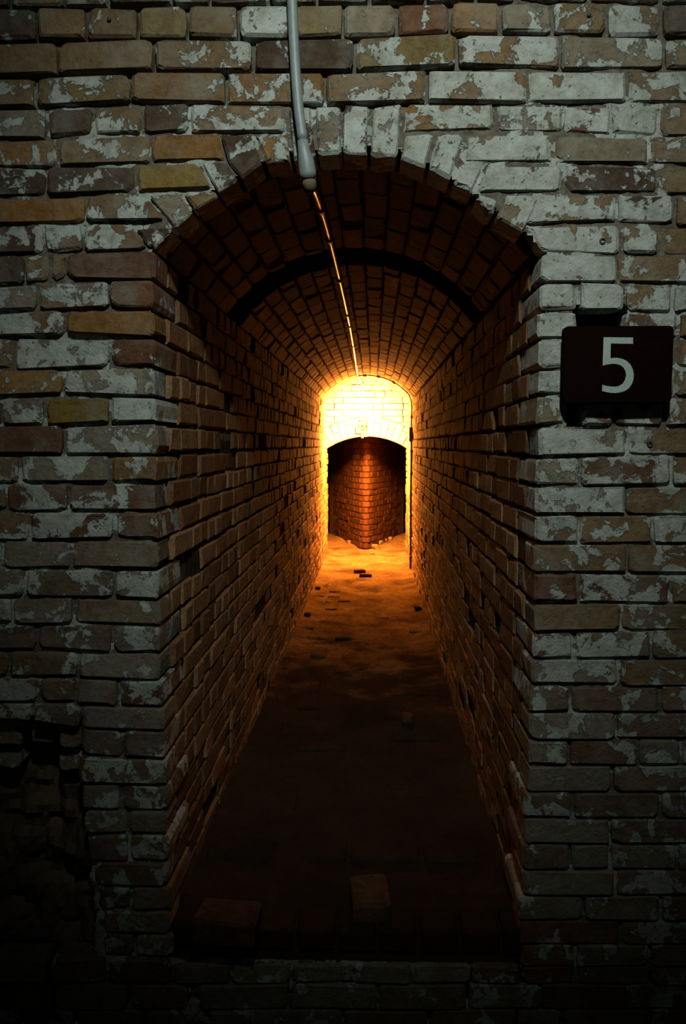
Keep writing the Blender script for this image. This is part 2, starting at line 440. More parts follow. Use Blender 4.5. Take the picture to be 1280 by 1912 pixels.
# bricks whose colour stands out: place in the photo, colour, whitewash cover
BROWN, OCHRE, ORANGE, DARK, RED, GREY = (0.150, 0.100, 0.052), (0.160, 0.108, 0.030), (0.185, 0.098, 0.032), (0.062, 0.040, 0.026), (0.115, 0.055, 0.030), (0.165, 0.140, 0.100)
SPECIAL = [(30, 45, DARK, .30), (112, 40, BROWN, .33), (208, 40, BROWN, .36), (302, 38, (.15, .11, .045), .20), (395, 38, BROWN, .36), (490, 38, BROWN, .68), (595, 38, (.15, .11, .05), .25),
 (690, 38, GREY, .30), (790, 38, RED, .36), (888, 35, ORANGE, .16), (983, 35, GREY, .34), (1082, 35, BROWN, .48), (1184, 35, BROWN, .72), (1260, 35, DARK, .2),
 (195, 105, BROWN, .18), (380, 102, BROWN, .48), (567, 102, DARK, .33), (757, 98, (.155, .112, .045), .50), (950, 95, BROWN, .56), (1144, 98, GREY, .52),
 (332, 160, (.14, .085, .04), .25), (512, 160, ORANGE, .48), (700, 160, BROWN, .54), (890, 158, BROWN, .66), (1080, 160, BROWN, .88), (1220, 160, DARK, .45),
 (130, 228, DARK, .16), (40, 230, BROWN, .68), (218, 225, BROWN, .62), (305, 222, DARK, .52), (443, 220, BROWN, .58),
 (190, 285, BROWN, .44), (345, 275, ORANGE, .20), (168, 335, DARK, .40), (310, 330, OCHRE, .10), (70, 395, ORANGE, .12), (215, 390, BROWN, .50),
 (210, 495, RED, .22), (137, 550, BROWN, .55), (252, 548, RED, .38), (210, 602, ORANGE, .12), (252, 658, RED, .42), (115, 655, GREY, .66), (205, 712, GREY, .62),
 (142, 768, (.15, .10, .022), .12), (247, 766, BROWN, .85), (55, 822, RED, .22), (205, 820, GREY, .56), (250, 876, (.14, .08, .03), .46), (120, 875, GREY, .55),
 (1124, 278, GREY, .28), (1240, 280, DARK, .34), (1140, 333, DARK, .58), (1095, 390, BROWN, .66), (1200, 445, BROWN, .60), (950, 275, BROWN, .82),
 (1075, 500, BROWN, .80), (1220, 503, BROWN, .80), (1040, 554, ORANGE, .66), (1122, 555, GREY, .88), (1210, 555, BROWN, .66), (1040, 607, GREY, .90), (1040, 660, GREY, .80),
 (1090, 825, GREY, .78), (1225, 825, BROWN, .66), (1040, 880, GREY, .62), (1170, 880, RED, .60), (1085, 935, GREY, .70), (1230, 935, ORANGE, .40), (1040, 988, BROWN, .60), (1150, 988, BROWN, .46)]

HOLES = ((1073, 1172, 572, 640), (1062, 1088, 738, 796))          # places where bricks are lost, around the number board
def cover_at(px, py, rnd):
    if py < 130: c = 0.36 if px < 850 else 0.52
    elif px > 560: c = 0.74 - 0.00032 * max(0, py - 480)
    elif py < 480: c = 0.48
    else: c = 0.56 - 0.00012 * (py - 480)
    return min(0.92, max(0.1, c + rnd.uniform(-0.16, 0.14)))

def px_poly(poly, Y=0.0): return [on_wall(x, y, Y) for x, y in poly]

def build_front():
    rnd = random.Random(5)
    # mortar bed: a real uneven surface set back from the brick faces, deeper in the weathered top courses
    hx, nx0, nx1 = 0.0085, -2.05, 1.90
    hz, nz0, nz1 = 0.0085, -0.42, 2.80
    xs = np.arange(nx0, nx1 + hx, hx); zs = np.arange(nz0, nz1 + hz, hz)
    idx = {}; V = []; Fc = []
    def depth(x, z):
        px, py, _ = to_px((x, 0, z))
        d = 0.0135 + 0.0095 * fbm(x, z, 3.1, 9, 5) + 0.003 * fbm(x, z, 8.0, 45, 3)
        if py < 215: d += 0.018 * min(1, (215 - py) / 40) * (1.0 if px < 780 else max(0.25, 1 - (px - 780) / 260))
        if px > 740 and 120 < py < 640: d -= 0.0045
        if 480 < py < 860 and px < 320: d += 0.004
        # broken-out facing low on the left
        e = min((152 + 0.06 * (py - 1350) + 14 * fbm(z, 1.0, 2.0, 9, 3) - px) / 90, (py - 1341 + 10 * fbm(x, 4.0, 2.0, 9, 3)) / 60)
        if e > 0: d += 0.20 * min(1, e)
        return (d, e)
    for i, x in enumerate(xs):
        for j, z in enumerate(zs):
            hp = to_px((x, 0, z))
            if not in_opening(x, z, 0.013 + 0.004 * fbm(x, z, 7.0, 40, 2)) and not any(a < hp[0] < b and c < hp[1] < d for a, b, c, d in HOLES):
                d, e = depth(x, z)
                if e > 0.06: continue
                idx[i, j] = len(V); V.append((x, d, z))
    for i in range(len(xs) - 1):
        for j in range(len(zs) - 1):
            q = (i, j), (i + 1, j), (i + 1, j + 1), (i, j + 1)
            if all(k in idx for k in q): Fc.append(tuple(idx[k] for k in q))
    wall = mesh_obj('wall_front', V, Fc, 'front_mortar', None, True)
    tag(wall, 'weathered brick front wall with flaking whitewash around the arched opening', 'wall', None, 'structure')
    wall.color = (1, 1, 1, 0.7)
    # ragged dark core where the facing has fallen out
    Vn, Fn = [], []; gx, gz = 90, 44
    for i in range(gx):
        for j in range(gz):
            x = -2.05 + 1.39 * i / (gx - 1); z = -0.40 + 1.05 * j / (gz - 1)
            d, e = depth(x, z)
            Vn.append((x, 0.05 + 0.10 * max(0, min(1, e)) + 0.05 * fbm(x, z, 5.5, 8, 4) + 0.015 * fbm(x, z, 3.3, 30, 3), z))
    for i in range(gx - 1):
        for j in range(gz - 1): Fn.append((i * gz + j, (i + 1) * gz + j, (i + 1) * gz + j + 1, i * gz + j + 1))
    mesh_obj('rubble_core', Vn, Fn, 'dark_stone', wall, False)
    extra = []
    def brick(poly, corner=0, name='brick', joint=0.0046, deep=0.07, back=0.0):
        if area2(poly) < 0: poly = poly[::-1]
        c = np.mean(poly, 0); px, py, _ = to_px((c[0], 0, c[1]))
        q = shrink(poly, joint)
        col, cov = None, None
        for sx, sy, cc, cv in SPECIAL:
            if abs(sx - px) < 26 and abs(sy - py) < 20: col, cov = cc, cv
        if col is None:
            pal = [BROWN, BROWN, GREY, (0.135, 0.085, 0.045), ORANGE, RED, DARK, (0.15, 0.105, 0.045)]
            if py > 850: pal = [BROWN, GREY, GREY, (0.12, 0.08, 0.05), RED, (0.135, 0.10, 0.065)]
            col = pal[rnd.randrange(len(pal))]; cov = cover_at(px, py, rnd)
        f = rnd.uniform(0.88, 1.14); col = tuple(v * f for v in col)
        worn = 0.015 if (py < 140 or px < 320) else 0.010
        Vb, Fb = poly_brick(q, rnd, deep + back, rnd.uniform(-0.002, 0.0045) - back, rnd.uniform(0.005, 0.009), worn, 0.0026, 0.003)
        Vw = place(Vb, (0, 0, 0), (1, 0, 0), (0, 0, 1), (0, -1, 0))
        inside = -12 < px < 1292 and -8 < py < 1925
        if not inside: extra.append((Vw, Fb)); return
        piece(name, Vw, [tuple(t) for t in Fb], 'front_brick', wall, (*col, cov))
    def quad(x0, x1, ja, jb):
        pts = [(x0, lerp_table(ja, x0)), (x1, lerp_table(ja, x1)), (x1, lerp_table(jb, x1)), (x0, lerp_table(jb, x0))]
        return px_poly(pts)
    # whole-width courses above the arch
    J = [[(-200, -64), (1500, -70)]] + J_TOP
    for r in range(5):                                                 # brickwork carried on above the frame
        ya = -64 - 58 * (r + 1)
        for x in range(-900 - 80 * (r % 2), 2150, 165): brick(px_poly([(x, ya), (x + 165, ya), (x + 165, ya + 58), (x, ya + 58)]))
    FAR_L = list(range(-995, EL - 60, 165)); FAR_R = list(range(ER + 60 + 165, 2200, 165))
    for c in range(4):
        xs_ = FAR_L + [EL - 60] + X_TOP[c] + [ER + 60] + FAR_R
        for a, b in zip(xs_, xs_[1:]): brick(quad(a, b, J[c], J[c + 1]))
    # left of the opening
    slant = {0: None, 1: ((409, 249), (423, 300)), 2: ((368, 304), (401, 353)), 3: ((272, 362), (312, 418)), 4: ((246, 420), (279, 464))}
    JL = [J_TOP[3]] + J_L
    for c in range(len(X_L)):
        ja, jb = JL[c], JL[c + 1]
        xs_ = (FAR_L + [EL - 60] if c < 22 else []) + X_L[c]
        for a, b in zip(xs_, xs_[1:]): brick(quad(a, b, ja, jb))
        if c == 22:                                                    # broken stumps left in the top of the hole
            for xa, xb, bk in ((-150, -62, .05), (-58, 30, .045), (34, 96, .06), (99, 146, .03)): brick(quad(xa, xb, ja, jb), back=bk, joint=0.006)
        if c == 23: brick(quad(88, 143, ja, jb), back=0.06, joint=0.008); brick(quad(-40, 20, ja, jb), back=0.08, joint=0.008)
        if c == 0: continue
        a = xs_[-1]
        za = on_wall(a, lerp_table(ja, a))[1]; zb = on_wall(a, lerp_table(jb, a))[1]
        if c in slant and slant[c]:
            (s0, t0), (s1, t1) = slant[c]
            brick(px_poly([(a, lerp_table(ja, a)), (s0, lerp_table(ja, s0)), (s1, lerp_table(jb, s1)), (a, lerp_table(jb, a))]))
        else:
            zt = on_wall(298, lerp_table(ja, 298))[1]; zl = on_wall(298, lerp_table(jb, 298))[1]; e = lerp_table(XL, (zt + zl) / 2) + 0.0036 + rnd.uniform(-0.006, 0.004)
            if c == 5: e -= 0.004
            pts = px_poly([(a, lerp_table(ja, a)), (a, lerp_table(jb, a))])
            brick([pts[0], (e, zt), (e, zl), pts[1]], deep=0.115 if c % 2 else 0.225)
    # right of the opening
    JR = [J_TOP[3]] + J_R
    slr = {0: ((755, 193), (749, 250)), 1: ((872, 249), (860, 303)), 2: ((908, 307), (887, 361)), 3: ((1006, 363), (977, 420)), 4: ((981, 430), (1009, 470))}
    for c in range(len(X_R)):
        ja, jb = JR[c], JR[c + 1]
        xs_ = X_R[c] + [ER + 60] + FAR_R
        if c in (0, 1, 2): xs_ = xs_[1:]
        for n_, (a, b) in enumerate(zip(xs_, xs_[1:])):
            if c == 7 and a == 1080: continue                          # the hole above the number board
            brick(quad(a, b, ja, jb))
        b = xs_[0]
        if c in slr:
            (s0, t0), (s1, t1) = slr[c]
            brick(px_poly([(s0, lerp_table(ja, s0)), (b, lerp_table(ja, b)), (b, lerp_table(jb, b)), (s1, lerp_table(jb, s1))]))
        else:
            if c == 10:                                                 # broken corner brick, then a hole
                brick(px_poly([(1088, 744), (1147, 743), (1147, 797), (1084, 797)])); b = 1060
            zt = on_wall(1000, lerp_table(ja, 1000))[1]; zl = on_wall(1000, lerp_table(jb, 1000))[1]; e = lerp_table(XR, (zt + zl) / 2) - 0.0036 + rnd.uniform(-0.004, 0.007)
            pts = px_poly([(b, lerp_table(ja, b)), (b, lerp_table(jb, b))])
            brick([(e, zt), pts[0], pts[1], (e, zl)], deep=0.115 if c % 2 else 0.225)
    for v in VOUSSOIRS:
        brick(px_poly(v), name='voussoir', joint=0.0012, deep=0.112)
    # sill courses below the opening
    for r, (ya, yb) in enumerate(((1787, 1838), (1838, 1886), (1886, 1932))):
        xa = FAR_L + [EL - 60, -20, 90, 200, 318] if r == 0 else FAR_L + [EL - 60, -40 + 40 * r, 60 + 40 * r, 210 + 30 * r, 330 + 20 * r]
        for a, b in zip(xa, xa[1:]): brick(px_poly([(a, ya), (b, ya), (b, yb), (a, yb)]))
        xm = [[322, 430, 545, 660, 770, 880, 972], [370, 540, 705, 872, 1010], [390, 470, 640, 800, 965, 1050]][r]
        sag = 14 if r == 0 else 0
        for a, b in zip(xm, xm[1:]): brick(px_poly([(a, ya + sag), (b, ya + sag), (b, yb), (a, yb)]), deep=0.11)
        xe = ([976, 1075, 1215, ER + 60] if r == 0 else [xm[-1], xm[-1] + 165, ER + 60]) + FAR_R
        for a, b in zip(xe, xe[1:]): brick(px_poly([(a, ya + 18 if r == 0 else ya), (b, ya + 18 if r == 0 else ya), (b, yb), (a, yb)]))
    for a, b, c, d in HOLES:
        (x0, z1), (x1, z0) = on_wall(a - 6, c - 6), on_wall(b + 6, d + 6)
        V = [(x, y, z) for y in (0.022, 0.22) for x, z in ((x0, z0), (x1, z0), (x1, z1), (x0, z1))]
        mesh_obj('brick_hole', V, [(4, 5, 6, 7), (0, 1, 5, 4), (1, 2, 6, 5), (2, 3, 7, 6), (3, 0, 4, 7)], 'dark_stone', wall)
    e = joined('brickwork', extra, 'front_brick', wall); e.color = (*BROWN, 0.5)
    # drilled plugs, nails
    def hollow(name, px, py, r, mat):
        x, z = on_wall(px, py)
        V, Fc = tube([(x, -0.004, z), (x, 0.03, z)], r, 10, False)
        V2, F2 = tube([(x, -0.004, z), (x, 0.03, z)], r * 0.6, 10, False)
        n = len(V); Fc += [tuple(i + n for i in q[::-1]) for q in F2] + [(i, (i + 1) % 10, n + (i + 1) % 10, n + i) for i in range(10)]
        mesh_obj(name, np.array(V + V2) - np.array((x, 0, z)), Fc, mat, wall, True, (x, 0, z))
    hollow('wall_plug', 1069, 827, 0.009, 'plug'); hollow('wall_plug', 1124, 450, 0.0075, 'dark_iron'); hollow('wall_plug', 1212, 829, 0.0075, 'dark_iron')
    for px, py in ((205, 38), (1098, 30)):
        x, z = on_wall(px, py)
        V, Fc = tube([(0, 0.01, 0), (0, -0.006, 0), (0, -0.006, 0), (0, -0.009, 0)], [0.002, 0.002, 0.0055, 0.004], 8)
        mesh_obj('nail', V, Fc, 'dark_iron', wall, True, (x, 0, z))
    return wall
WALL_FRONT = build_front()

# ------------------------------------------------------------------ bricks of the tunnel lining: a few shared meshes
def lining_variant(L, Hh, D, rnd):
    b = 0.006
    V = []
    for w, i in ((-D, 0), (-b, 0), (0, b)):
        for u, v in ((-1, -1), (1, -1), (1, 1), (-1, 1)):
            V.append((u * (L / 2 - i) + rnd.uniform(-.003, .003), v * (Hh / 2 - i) + rnd.uniform(-.002, .002), w + (rnd.uniform(-.003, .003) if w == 0 else 0)))
    Fc = []
    for r in (0, 4):
        for k in range(4):
            j = (k + 1) % 4; Fc.append((r + k, r + j, r + 4 + j, r + 4 + k))
    Fc.append((8, 9, 10, 11))
    return np.array(V), Fc

class Lining:
    def __init__(s, parent, mat, seed, sizes, keep=300):
        s.parent, s.mat, s.keep = parent, mat, keep
        s.rnd = random.Random(seed)
        s.var = {k: [lining_variant(*v, s.rnd) for _ in range(6)] for k, v in sizes.items()}
        s.meshes = {}
        s.items = []
    def add(s, kind, O, U, V, N, sc=1.0, must=False):
        O, U, V, N = (np.array(q, float) for q in (O, U, V, N))
        k = s.rnd.randrange(6); vv, _ = s.var[kind][k]
        hl, hh = np.abs(vv[:, 0]).max() * sc, np.abs(vv[:, 1]).max()
        pts = [to_px(O + U * a * hl + V * b * hh) for a, b in ((-1, -1), (1, -1), (1, 1), (-1, 1))]
        if min(p[2] for p in pts) < 0.2: ar = 0
        else: ar = abs(area2([(p[0], p[1]) for p in pts]))
        cx, cy = np.mean([p[0] for p in pts]), np.mean([p[1] for p in pts])
        if not (-20 < cx < 1300 and -20 < cy < 1930): ar = 0
        s.items.append((ar, kind, k, O, U, V, N, sc))
    def finish(s):
        s.items.sort(key=lambda q: -q[0])
        single, rest = s.items[:s.keep], s.items[s.keep:]
        for ar, kind, k, O, U, V, N, sc in single:
            key = (kind, k)
            if key not in s.meshes:
                me = bpy.data.meshes.new('brick'); vv, ff = s.var[kind][k]
                me.from_pydata([tuple(q) for q in vv], [], ff); me.materials.append(M[s.mat]); me.update(); s.meshes[key] = me
            o = bpy.data.objects.new('brick', s.meshes[key])
            m = Matrix.Identity(4)
            for r in range(3):
                m[r][0], m[r][1], m[r][2], m[r][3] = U[r] * sc, V[r], N[r], O[r]
            o.matrix_basis = m; o.parent = s.parent
            COL.objects.link(o)
        if rest:
            ch = []
            for ar, kind, k, O, U, V, N, sc in rest:
                vv, ff = s.var[kind][k]; w = vv * np.array((sc, 1, 1))
                ch.append((place(w, O, U, V, N), ff))
            joined('brickwork', ch, s.mat, s.parent)

def tilt(rnd, U, V, N, a=0.02):
    """small misalignment of a laid brick"""
    U, V, N = (np.array(q, float) for q in (U, V, N))
    r1, r2, r3 = (rnd.uniform(-a, a) for _ in range(3))
    U2 = U + N * r1 * 0.6 + V * r3 * 0.5; U2 /= np.linalg.norm(U2)
    V2 = V + N * r2; V2 -= U2 * (V2 @ U2); V2 /= np.linalg.norm(V2)
    return U2, V2, np.cross(U2, V2)

def side_wall(side):
    name = 'wall_left' if side < 0 else 'wall_right'
    zs_front = [on_wall(298, lerp_table(j, 298))[1] for j in J_L[4:]] if side < 0 else [on_wall(1000, lerp_table(j, 1000))[1] for j in J_R[4:]]
    zs_front = sorted([z for z in zs_front if z > 0.015] + [0.0])
    # mortar sheet
    ys = np.concatenate([np.arange(0.012, 2.5, 0.03), np.arange(2.5, END_Y + 0.36, 0.06)]); zz = np.arange(-0.06, SPRING + 0.09, 0.03)
    V = []; Fc = []
    for i, y in enumerate(ys):
        for j, z in enumerate(zz):
            V.append((wall_x(side, y) + side * (0.009 + (0.020 if y < 0.235 else 0) + 0.006 * fbm(y, z, side, 6, 4)), y, z))
    n = len(zz)
    for i in range(len(ys) - 1):
        for j in range(n - 1):
            q = (i * n + j, (i + 1) * n + j, (i + 1) * n + j + 1, i * n + j + 1)
            Fc.append(q if side < 0 else q[::-1])
    w = mesh_obj(name, V, Fc, 'tunnel_mortar', None, True)
    tag(w, ('left' if side < 0 else 'right') + ' side wall of the brick tunnel running back to the lamp', 'wall', None, 'structure')
    Ln = Lining(w, 'tunnel_brick', 11 + side, {'stretcher': (0.224, 0.0655, 0.05), 'header': (0.105, 0.0655, 0.05)})
    rnd = Ln.rnd
    for c, (a, b) in enumerate(zip(zs_front, zs_front[1:])):
        top = len(zs_front) - 2 - c
        z = (a + b) / 2; hgt = b - a
        # the corner bricks of the front wall reach 0.115 or 0.225 into the reveal
        cc = top + 5
        y = (0.118 if cc % 2 else 0.228)
        kind = 'stretcher' if c % 2 else 'header'
        y += rnd.uniform(0, 0.02)
        while y < END_Y + 0.34:
            kk = kind
            if rnd.random() < 0.22: kk = 'header' if kind == 'stretcher' else 'stretcher'
            L = 0.236 if kk == 'stretcher' else 0.117
            L *= rnd.uniform(0.96, 1.05)
            yc = y + L / 2; y += L
            U, Vv, N = tilt(rnd, (0, -side, 0), (0, 0, 1), (-side, 0, 0), 0.014)
            p = rnd.uniform(-0.003, 0.003)
            if rnd.random() < 0.05: p -= 0.012
            Ln.add(kk, (wall_x(side, yc) - side * p, yc, z + rnd.uniform(-0.003, 0.003)), U, Vv, N, L / (0.236 if kk == 'stretcher' else 0.117))
    Ln.finish()
    return w
WALL_LEFT = side_wall(-1)
WALL_RIGHT = side_wall(1)

# ------------------------------------------------------------------ ceiling: the barrel vault, with a gap ring where the front arch ends
GAP = (1.00, 1.27)
def build_vault():
    rows = 15
    ys = sorted(set([0.10, 0.2] + list(np.arange(0.3, GAP[0] - 0.02, 0.1)) + [GAP[0] - 0.004, GAP[0] + 0.01, GAP[1] - 0.01, GAP[1] + 0.004] + list(np.arange(1.4, END_Y + 0.02, 0.1)) + [END_Y + 0.02]))
    V = []; Fc = []; na = 46
    for y in ys:
        cx, cz, R, th = vault_circle(y)
        off = 0.10 if GAP[0] < y < GAP[1] else 0.009
        for k in range(na + 1):
            a = -th * 1.05 + 2.1 * th * k / na
            r = R + off + 0.006 * fbm(k * 0.3, y * 2, 1.7, 3, 3)
            V.append((cx + r * math.sin(a), y, cz + r * math.cos(a)))
    for i in range(len(ys) - 1):
        for k in range(na):
            Fc.append((i * (na + 1) + k, i * (na + 1) + k + 1, (i + 1) * (na + 1) + k + 1, (i + 1) * (na + 1) + k))
    w = mesh_obj('ceiling', V, Fc, 'tunnel_mortar', None, True)
    tag(w, 'barrel vault of brick over the tunnel with an open joint near its mouth', 'ceiling', None, 'structure')
    Ln = Lining(w, 'tunnel_brick', 77, {'stretcher': (0.224, 0.066, 0.05), 'end': (0.224, 0.066, 0.105), 'header': (0.105, 0.066, 0.05)})
    rnd = Ln.rnd
    for r_ in range(rows):
        for ya, yb in ((0.116, GAP[0]), (GAP[1], END_Y)):
            y = ya - (0.118 if (r_ % 2 and ya < 1) else 0) ; 
            seg = []
            if r_ % 2: seg.append(0.117); 
            y = ya
            while y < yb - 0.03:
                L = seg.pop() if seg else 0.236 * rnd.uniform(0.95, 1.05)
                if rnd.random() < 0.1 and L > 0.2: L = 0.117
                if y + L > yb - 0.05: L = yb - y
                yc = y + L / 2; first, last = y == ya, y + L >= yb - 1e-6
                y += L
                cx, cz, R, th = vault_circle(yc)
                a = -th + 2 * th * (r_ + 0.5) / rows + rnd.uniform(-0.004, 0.004)
                n = np.array((-math.sin(a), 0, -math.cos(a)))
                t = np.array((math.cos(a), 0, -math.sin(a)))
                u = np.cross(t, n)
                U, Vv, N = tilt(rnd, u, t, n, 0.016)
                k = 'header' if L < 0.15 else ('end' if (first and ya > 1) or (last and ya < 1) else 'stretcher')
                base = 0.117 if k == 'header' else 0.236
                p = rnd.uniform(-0.003, 0.003)
                Ln.add(k, np.array((cx, yc, cz)) - n * (R - p), U, Vv, N, L / base)
    Ln.finish()
    return w
CEILING = build_vault()

# ------------------------------------------------------------------ wall_back: the whitewashed end wall over a low segmental arch
E_HW, E_CX, E_SPRING, E_CROWN = 0.482, -0.034, 1.268, 1.416
E_RISE = E_CROWN - E_SPRING
E_R = (E_HW ** 2 + E_RISE ** 2) / (2 * E_RISE); E_CZ = E_CROWN - E_R; E_TH = math.asin(E_HW / E_R)
RING = 0.225
def arch_z(x, r=None):
    r = r or E_R
    return E_CZ + math.sqrt(max(r * r - (x - E_CX) ** 2, 0))

def clip_half(poly, f):
    """keep the part of poly where f(point) >= 0 (one crossing per edge)"""
    out = []
    for i in range(len(poly)):
        a, b = np.array(poly[i - 1]), np.array(poly[i]); fa, fb = f(a), f(b)
        if (fa >= 0) != (fb >= 0):
            lo, hi = (a, b)
            for _ in range(18):
                m = (lo + hi) / 2
                if (f(m) >= 0) == (fa >= 0): lo = m
                else: hi = m
            out.append(tuple((lo + hi) / 2))
        if fb >= 0: out.append(tuple(b))
    return out

def build_end():
    rnd = random.Random(9)
    a, b = wall_x(-1, END_Y) - 0.03, wall_x(1, END_Y) + 0.03
    xs = np.linspace(a, b, 60); V = []; Fc = []; nz = 14
    for x in xs:
        lo = arch_z(min(max(x, E_CX - E_HW), E_CX + E_HW)); hi = vault_z(min(max(x, a + .03), b - .03), END_Y) + 0.03
        for j in range(nz):
            z = lo + (hi - lo) * j / (nz - 1); V.append((x, END_Y + 0.010 + 0.005 * fbm(x, z, 2.2, 14, 4), z))
    for i in range(len(xs) - 1):
        for j in range(nz - 1): Fc.append((i * nz + j, (i + 1) * nz + j, (i + 1) * nz + j + 1, i * nz + j + 1))
    m0 = len(V)
    for i, x in enumerate(xs):                                        # soffit of the low arch
        lo = arch_z(min(max(x, E_CX - E_HW), E_CX + E_HW))
        V.append((x, END_Y + 0.34, lo)); V.append((x, END_Y + 0.34, 2.15))
    for i in range(len(xs) - 1):
        Fc.append((i * nz, m0 + 2 * i, m0 + 2 * i + 2, (i + 1) * nz)); Fc.append((m0 + 2 * i, m0 + 2 * i + 1, m0 + 2 * i + 3, m0 + 2 * i + 2))
    w = mesh_obj('wall_back', V, Fc, 'end_mortar', None, False)
    tag(w, 'limewashed brick end wall above a low arch, lit by the lamp', 'wall', None, 'structure')
    def put(poly, name):
        if len(poly) < 3: return
        if area2(poly) < 0: poly = poly[::-1]
        if area2(poly) < 0.0009: return
        Vb, Fb = poly_brick(shrink(poly, 0.004), rnd, 0.05, rnd.uniform(-.003, .004), 0.006, 0.010, 0.002)
        piece(name, place(Vb, (0, END_Y, 0), (1, 0, 0), (0, 0, 1), (0, -1, 0)), [tuple(t) for t in Fb], 'end_brick', w)
    nv = 14
    for k in range(nv):
        a0, a1 = -E_TH + 2 * E_TH * k / nv, -E_TH + 2 * E_TH * (k + 1) / nv
        P = lambda r, an: (E_CX + r * math.sin(an), E_CZ + r * math.cos(an))
        cuts = [0.004, RING] if k % 2 else ([0.004, 0.112, RING] if k % 4 else [0.004, 0.16, RING])
        for r0, r1 in zip(cuts, cuts[1:]):
            put([P(E_R + r0, a0), P(E_R + r0, a1), P(E_R + r1, a1), P(E_R + r1, a0)], 'voussoir')
    z = 1.36; c = 0
    inside = lambda q: math.hypot(q[0] - E_CX, q[1] - E_CZ) - (E_R + RING + 0.004)
    while z < CROWN:
        x = a + 0.02 - (0.11 if c % 2 else 0.0) - rnd.uniform(0, 0.05)
        while x < b:
            L = rnd.choice((0.235, 0.235, 0.118)); q = [(x, z), (x + L, z), (x + L, z + 0.074), (x, z + 0.074)]
            q = clip_half(q, inside)
            if len(q) >= 3: q = clip_half(q, lambda t: vault_z(t[0], END_Y) + 0.02 - t[1])
            if len(q) >= 3: q = clip_half(q, lambda t: t[0] - (a + 0.02))
            if len(q) >= 3: q = clip_half(q, lambda t: (b - 0.02) - t[0])
            if len(q) >= 3: put(q, 'brick')
            x += L
        z += 0.074; c += 1
    return w
WALL_BACK = build_end()

# ------------------------------------------------------------------ wall_far: the sharp brick pier beyond the low arch, and the dark space around it
PX, PY = -0.044, 7.83
def build_pier():
    rnd = random.Random(21)
    half, rad = math.radians(20), 0.060
    arc = (math.pi / 2 - half) * rad                                  # rounded nose, then two straight sides
    def at(q):
        sg = -1 if q < 0 else 1; q = abs(q)
        g = min(q, arc) / rad
        x, y = rad * math.sin(g), PY + rad - rad * math.cos(g)
        if q > arc: x += (q - arc) * math.sin(half); y += (q - arc) * math.cos(half)
        return np.array((PX + sg * x, y, 0))
    V, Fc = [], []
    qs = [-1.5, -0.6, -arc, -arc * .66, -arc * .33, 0, arc * .33, arc * .66, arc, 0.6, 1.5]
    for z in (-0.05, 2.38):
        for q in qs:
            c = at(q); n = np.array((c[0] - PX, c[1] - PY - rad - 0.05, 0)); V.append(c - n / np.linalg.norm(n) * 0.026 + np.array((0, 0, z)))
    m = len(qs)
    for i in range(m - 1): Fc.append((i, i + 1, m + i + 1, m + i))
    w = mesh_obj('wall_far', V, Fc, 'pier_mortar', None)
    tag(w, 'red brick pier with a blunt corner seen through the low arch', 'wall', None, 'structure')
    z = 0.0; c = 0
    while z < 1.75:
        cuts = [0.0]
        edges = [-0.040, 0.040] if c % 2 else [-0.118, -0.018, 0.018, 0.118]
        L = 0.118 if c % 2 else 0.235
        while edges[-1] < 1.15: edges.append(edges[-1] + L); edges.insert(0, edges[0] - L)
        for q0, q1 in zip(edges, edges[1:]):
            a, b = at(q0), at(q1); U = (b - a) / np.linalg.norm(b - a); N = np.array((U[1], -U[0], 0)); ln = np.linalg.norm(b - a)
            poly = [(0.0045, z + 0.005), (ln - 0.0045, z + 0.005), (ln - 0.0045, z + 0.070), (0.0045, z + 0.070)]
            Vb, Fb = poly_brick(poly, rnd, 0.03, rnd.uniform(-.003, .003), 0.004, 0.006, 0.0015)
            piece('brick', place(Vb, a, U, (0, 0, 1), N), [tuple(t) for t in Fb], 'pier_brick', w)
        z += 0.075; c += 1
    return w
WALL_FAR = build_pier()

def slab(name, label, cat, x0, x1, y0, y1, z0, z1, mat, rough=0.02, axis=1, flip=False):
    """an uneven rough surface closing the dark space beyond"""
    V, Fc = [], []; n = 16
    for i in range(n + 1):
        for j in range(n + 1):
            s, t = i / n, j / n; r = rough * fbm(s * 3, t * 3, x0 + y0, 2, 3)
            if axis == 0: V.append((x0 + r, y0 + (y1 - y0) * s, z0 + (z1 - z0) * t))
            elif axis == 1: V.append((x0 + (x1 - x0) * s, y0 + r, z0 + (z1 - z0) * t))
            else: V.append((x0 + (x1 - x0) * s, y0 + (y1 - y0) * t, z0 + r))
    for i in range(n):
        for j in range(n):
            q = (i * (n + 1) + j, (i + 1) * (n + 1) + j, (i + 1) * (n + 1) + j + 1, i * (n + 1) + j + 1); Fc.append(q)
    return tag(mesh_obj(name, V, Fc, mat, None, True), label, cat, None, 'structure')
slab('wall_beyond_left', 'dark rough side of the passage left of the brick pier', 'wall', -1.9, -1.9, 7.6, 11.0, -0.1, 2.4, 'dark_stone', 0.03, 0)
slab('wall_beyond_right', 'dark rough side of the passage right of the brick pier', 'wall', 1.8, 1.8, 7.6, 11.0, -0.1, 2.4, 'dark_stone', 0.03, 0)
slab('wall_beyond_back', 'dark back of the passage behind the brick pier', 'wall', -1.9, 1.8, 11.0, 11.0, -0.1, 2.4, 'dark_stone', 0.03, 1)
slab('ceiling_beyond', 'dark ceiling over the passage with the brick pier', 'ceiling', -1.9, 1.8, 7.6, 11.0, 2.36, 2.36, 'dark_stone', 0.02, 2)
slab('wall_return_left', 'dark back face of the end wall left of the low arch', 'wall', -1.9, -0.53, 7.62, 7.62, -0.1, 2.4, 'dark_stone', 0.01, 1)
slab('wall_return_right', 'dark back face of the end wall right of the low arch', 'wall', 0.46, 1.8, 7.62, 7.62, -0.1, 2.4, 'dark_stone', 0.01, 1)

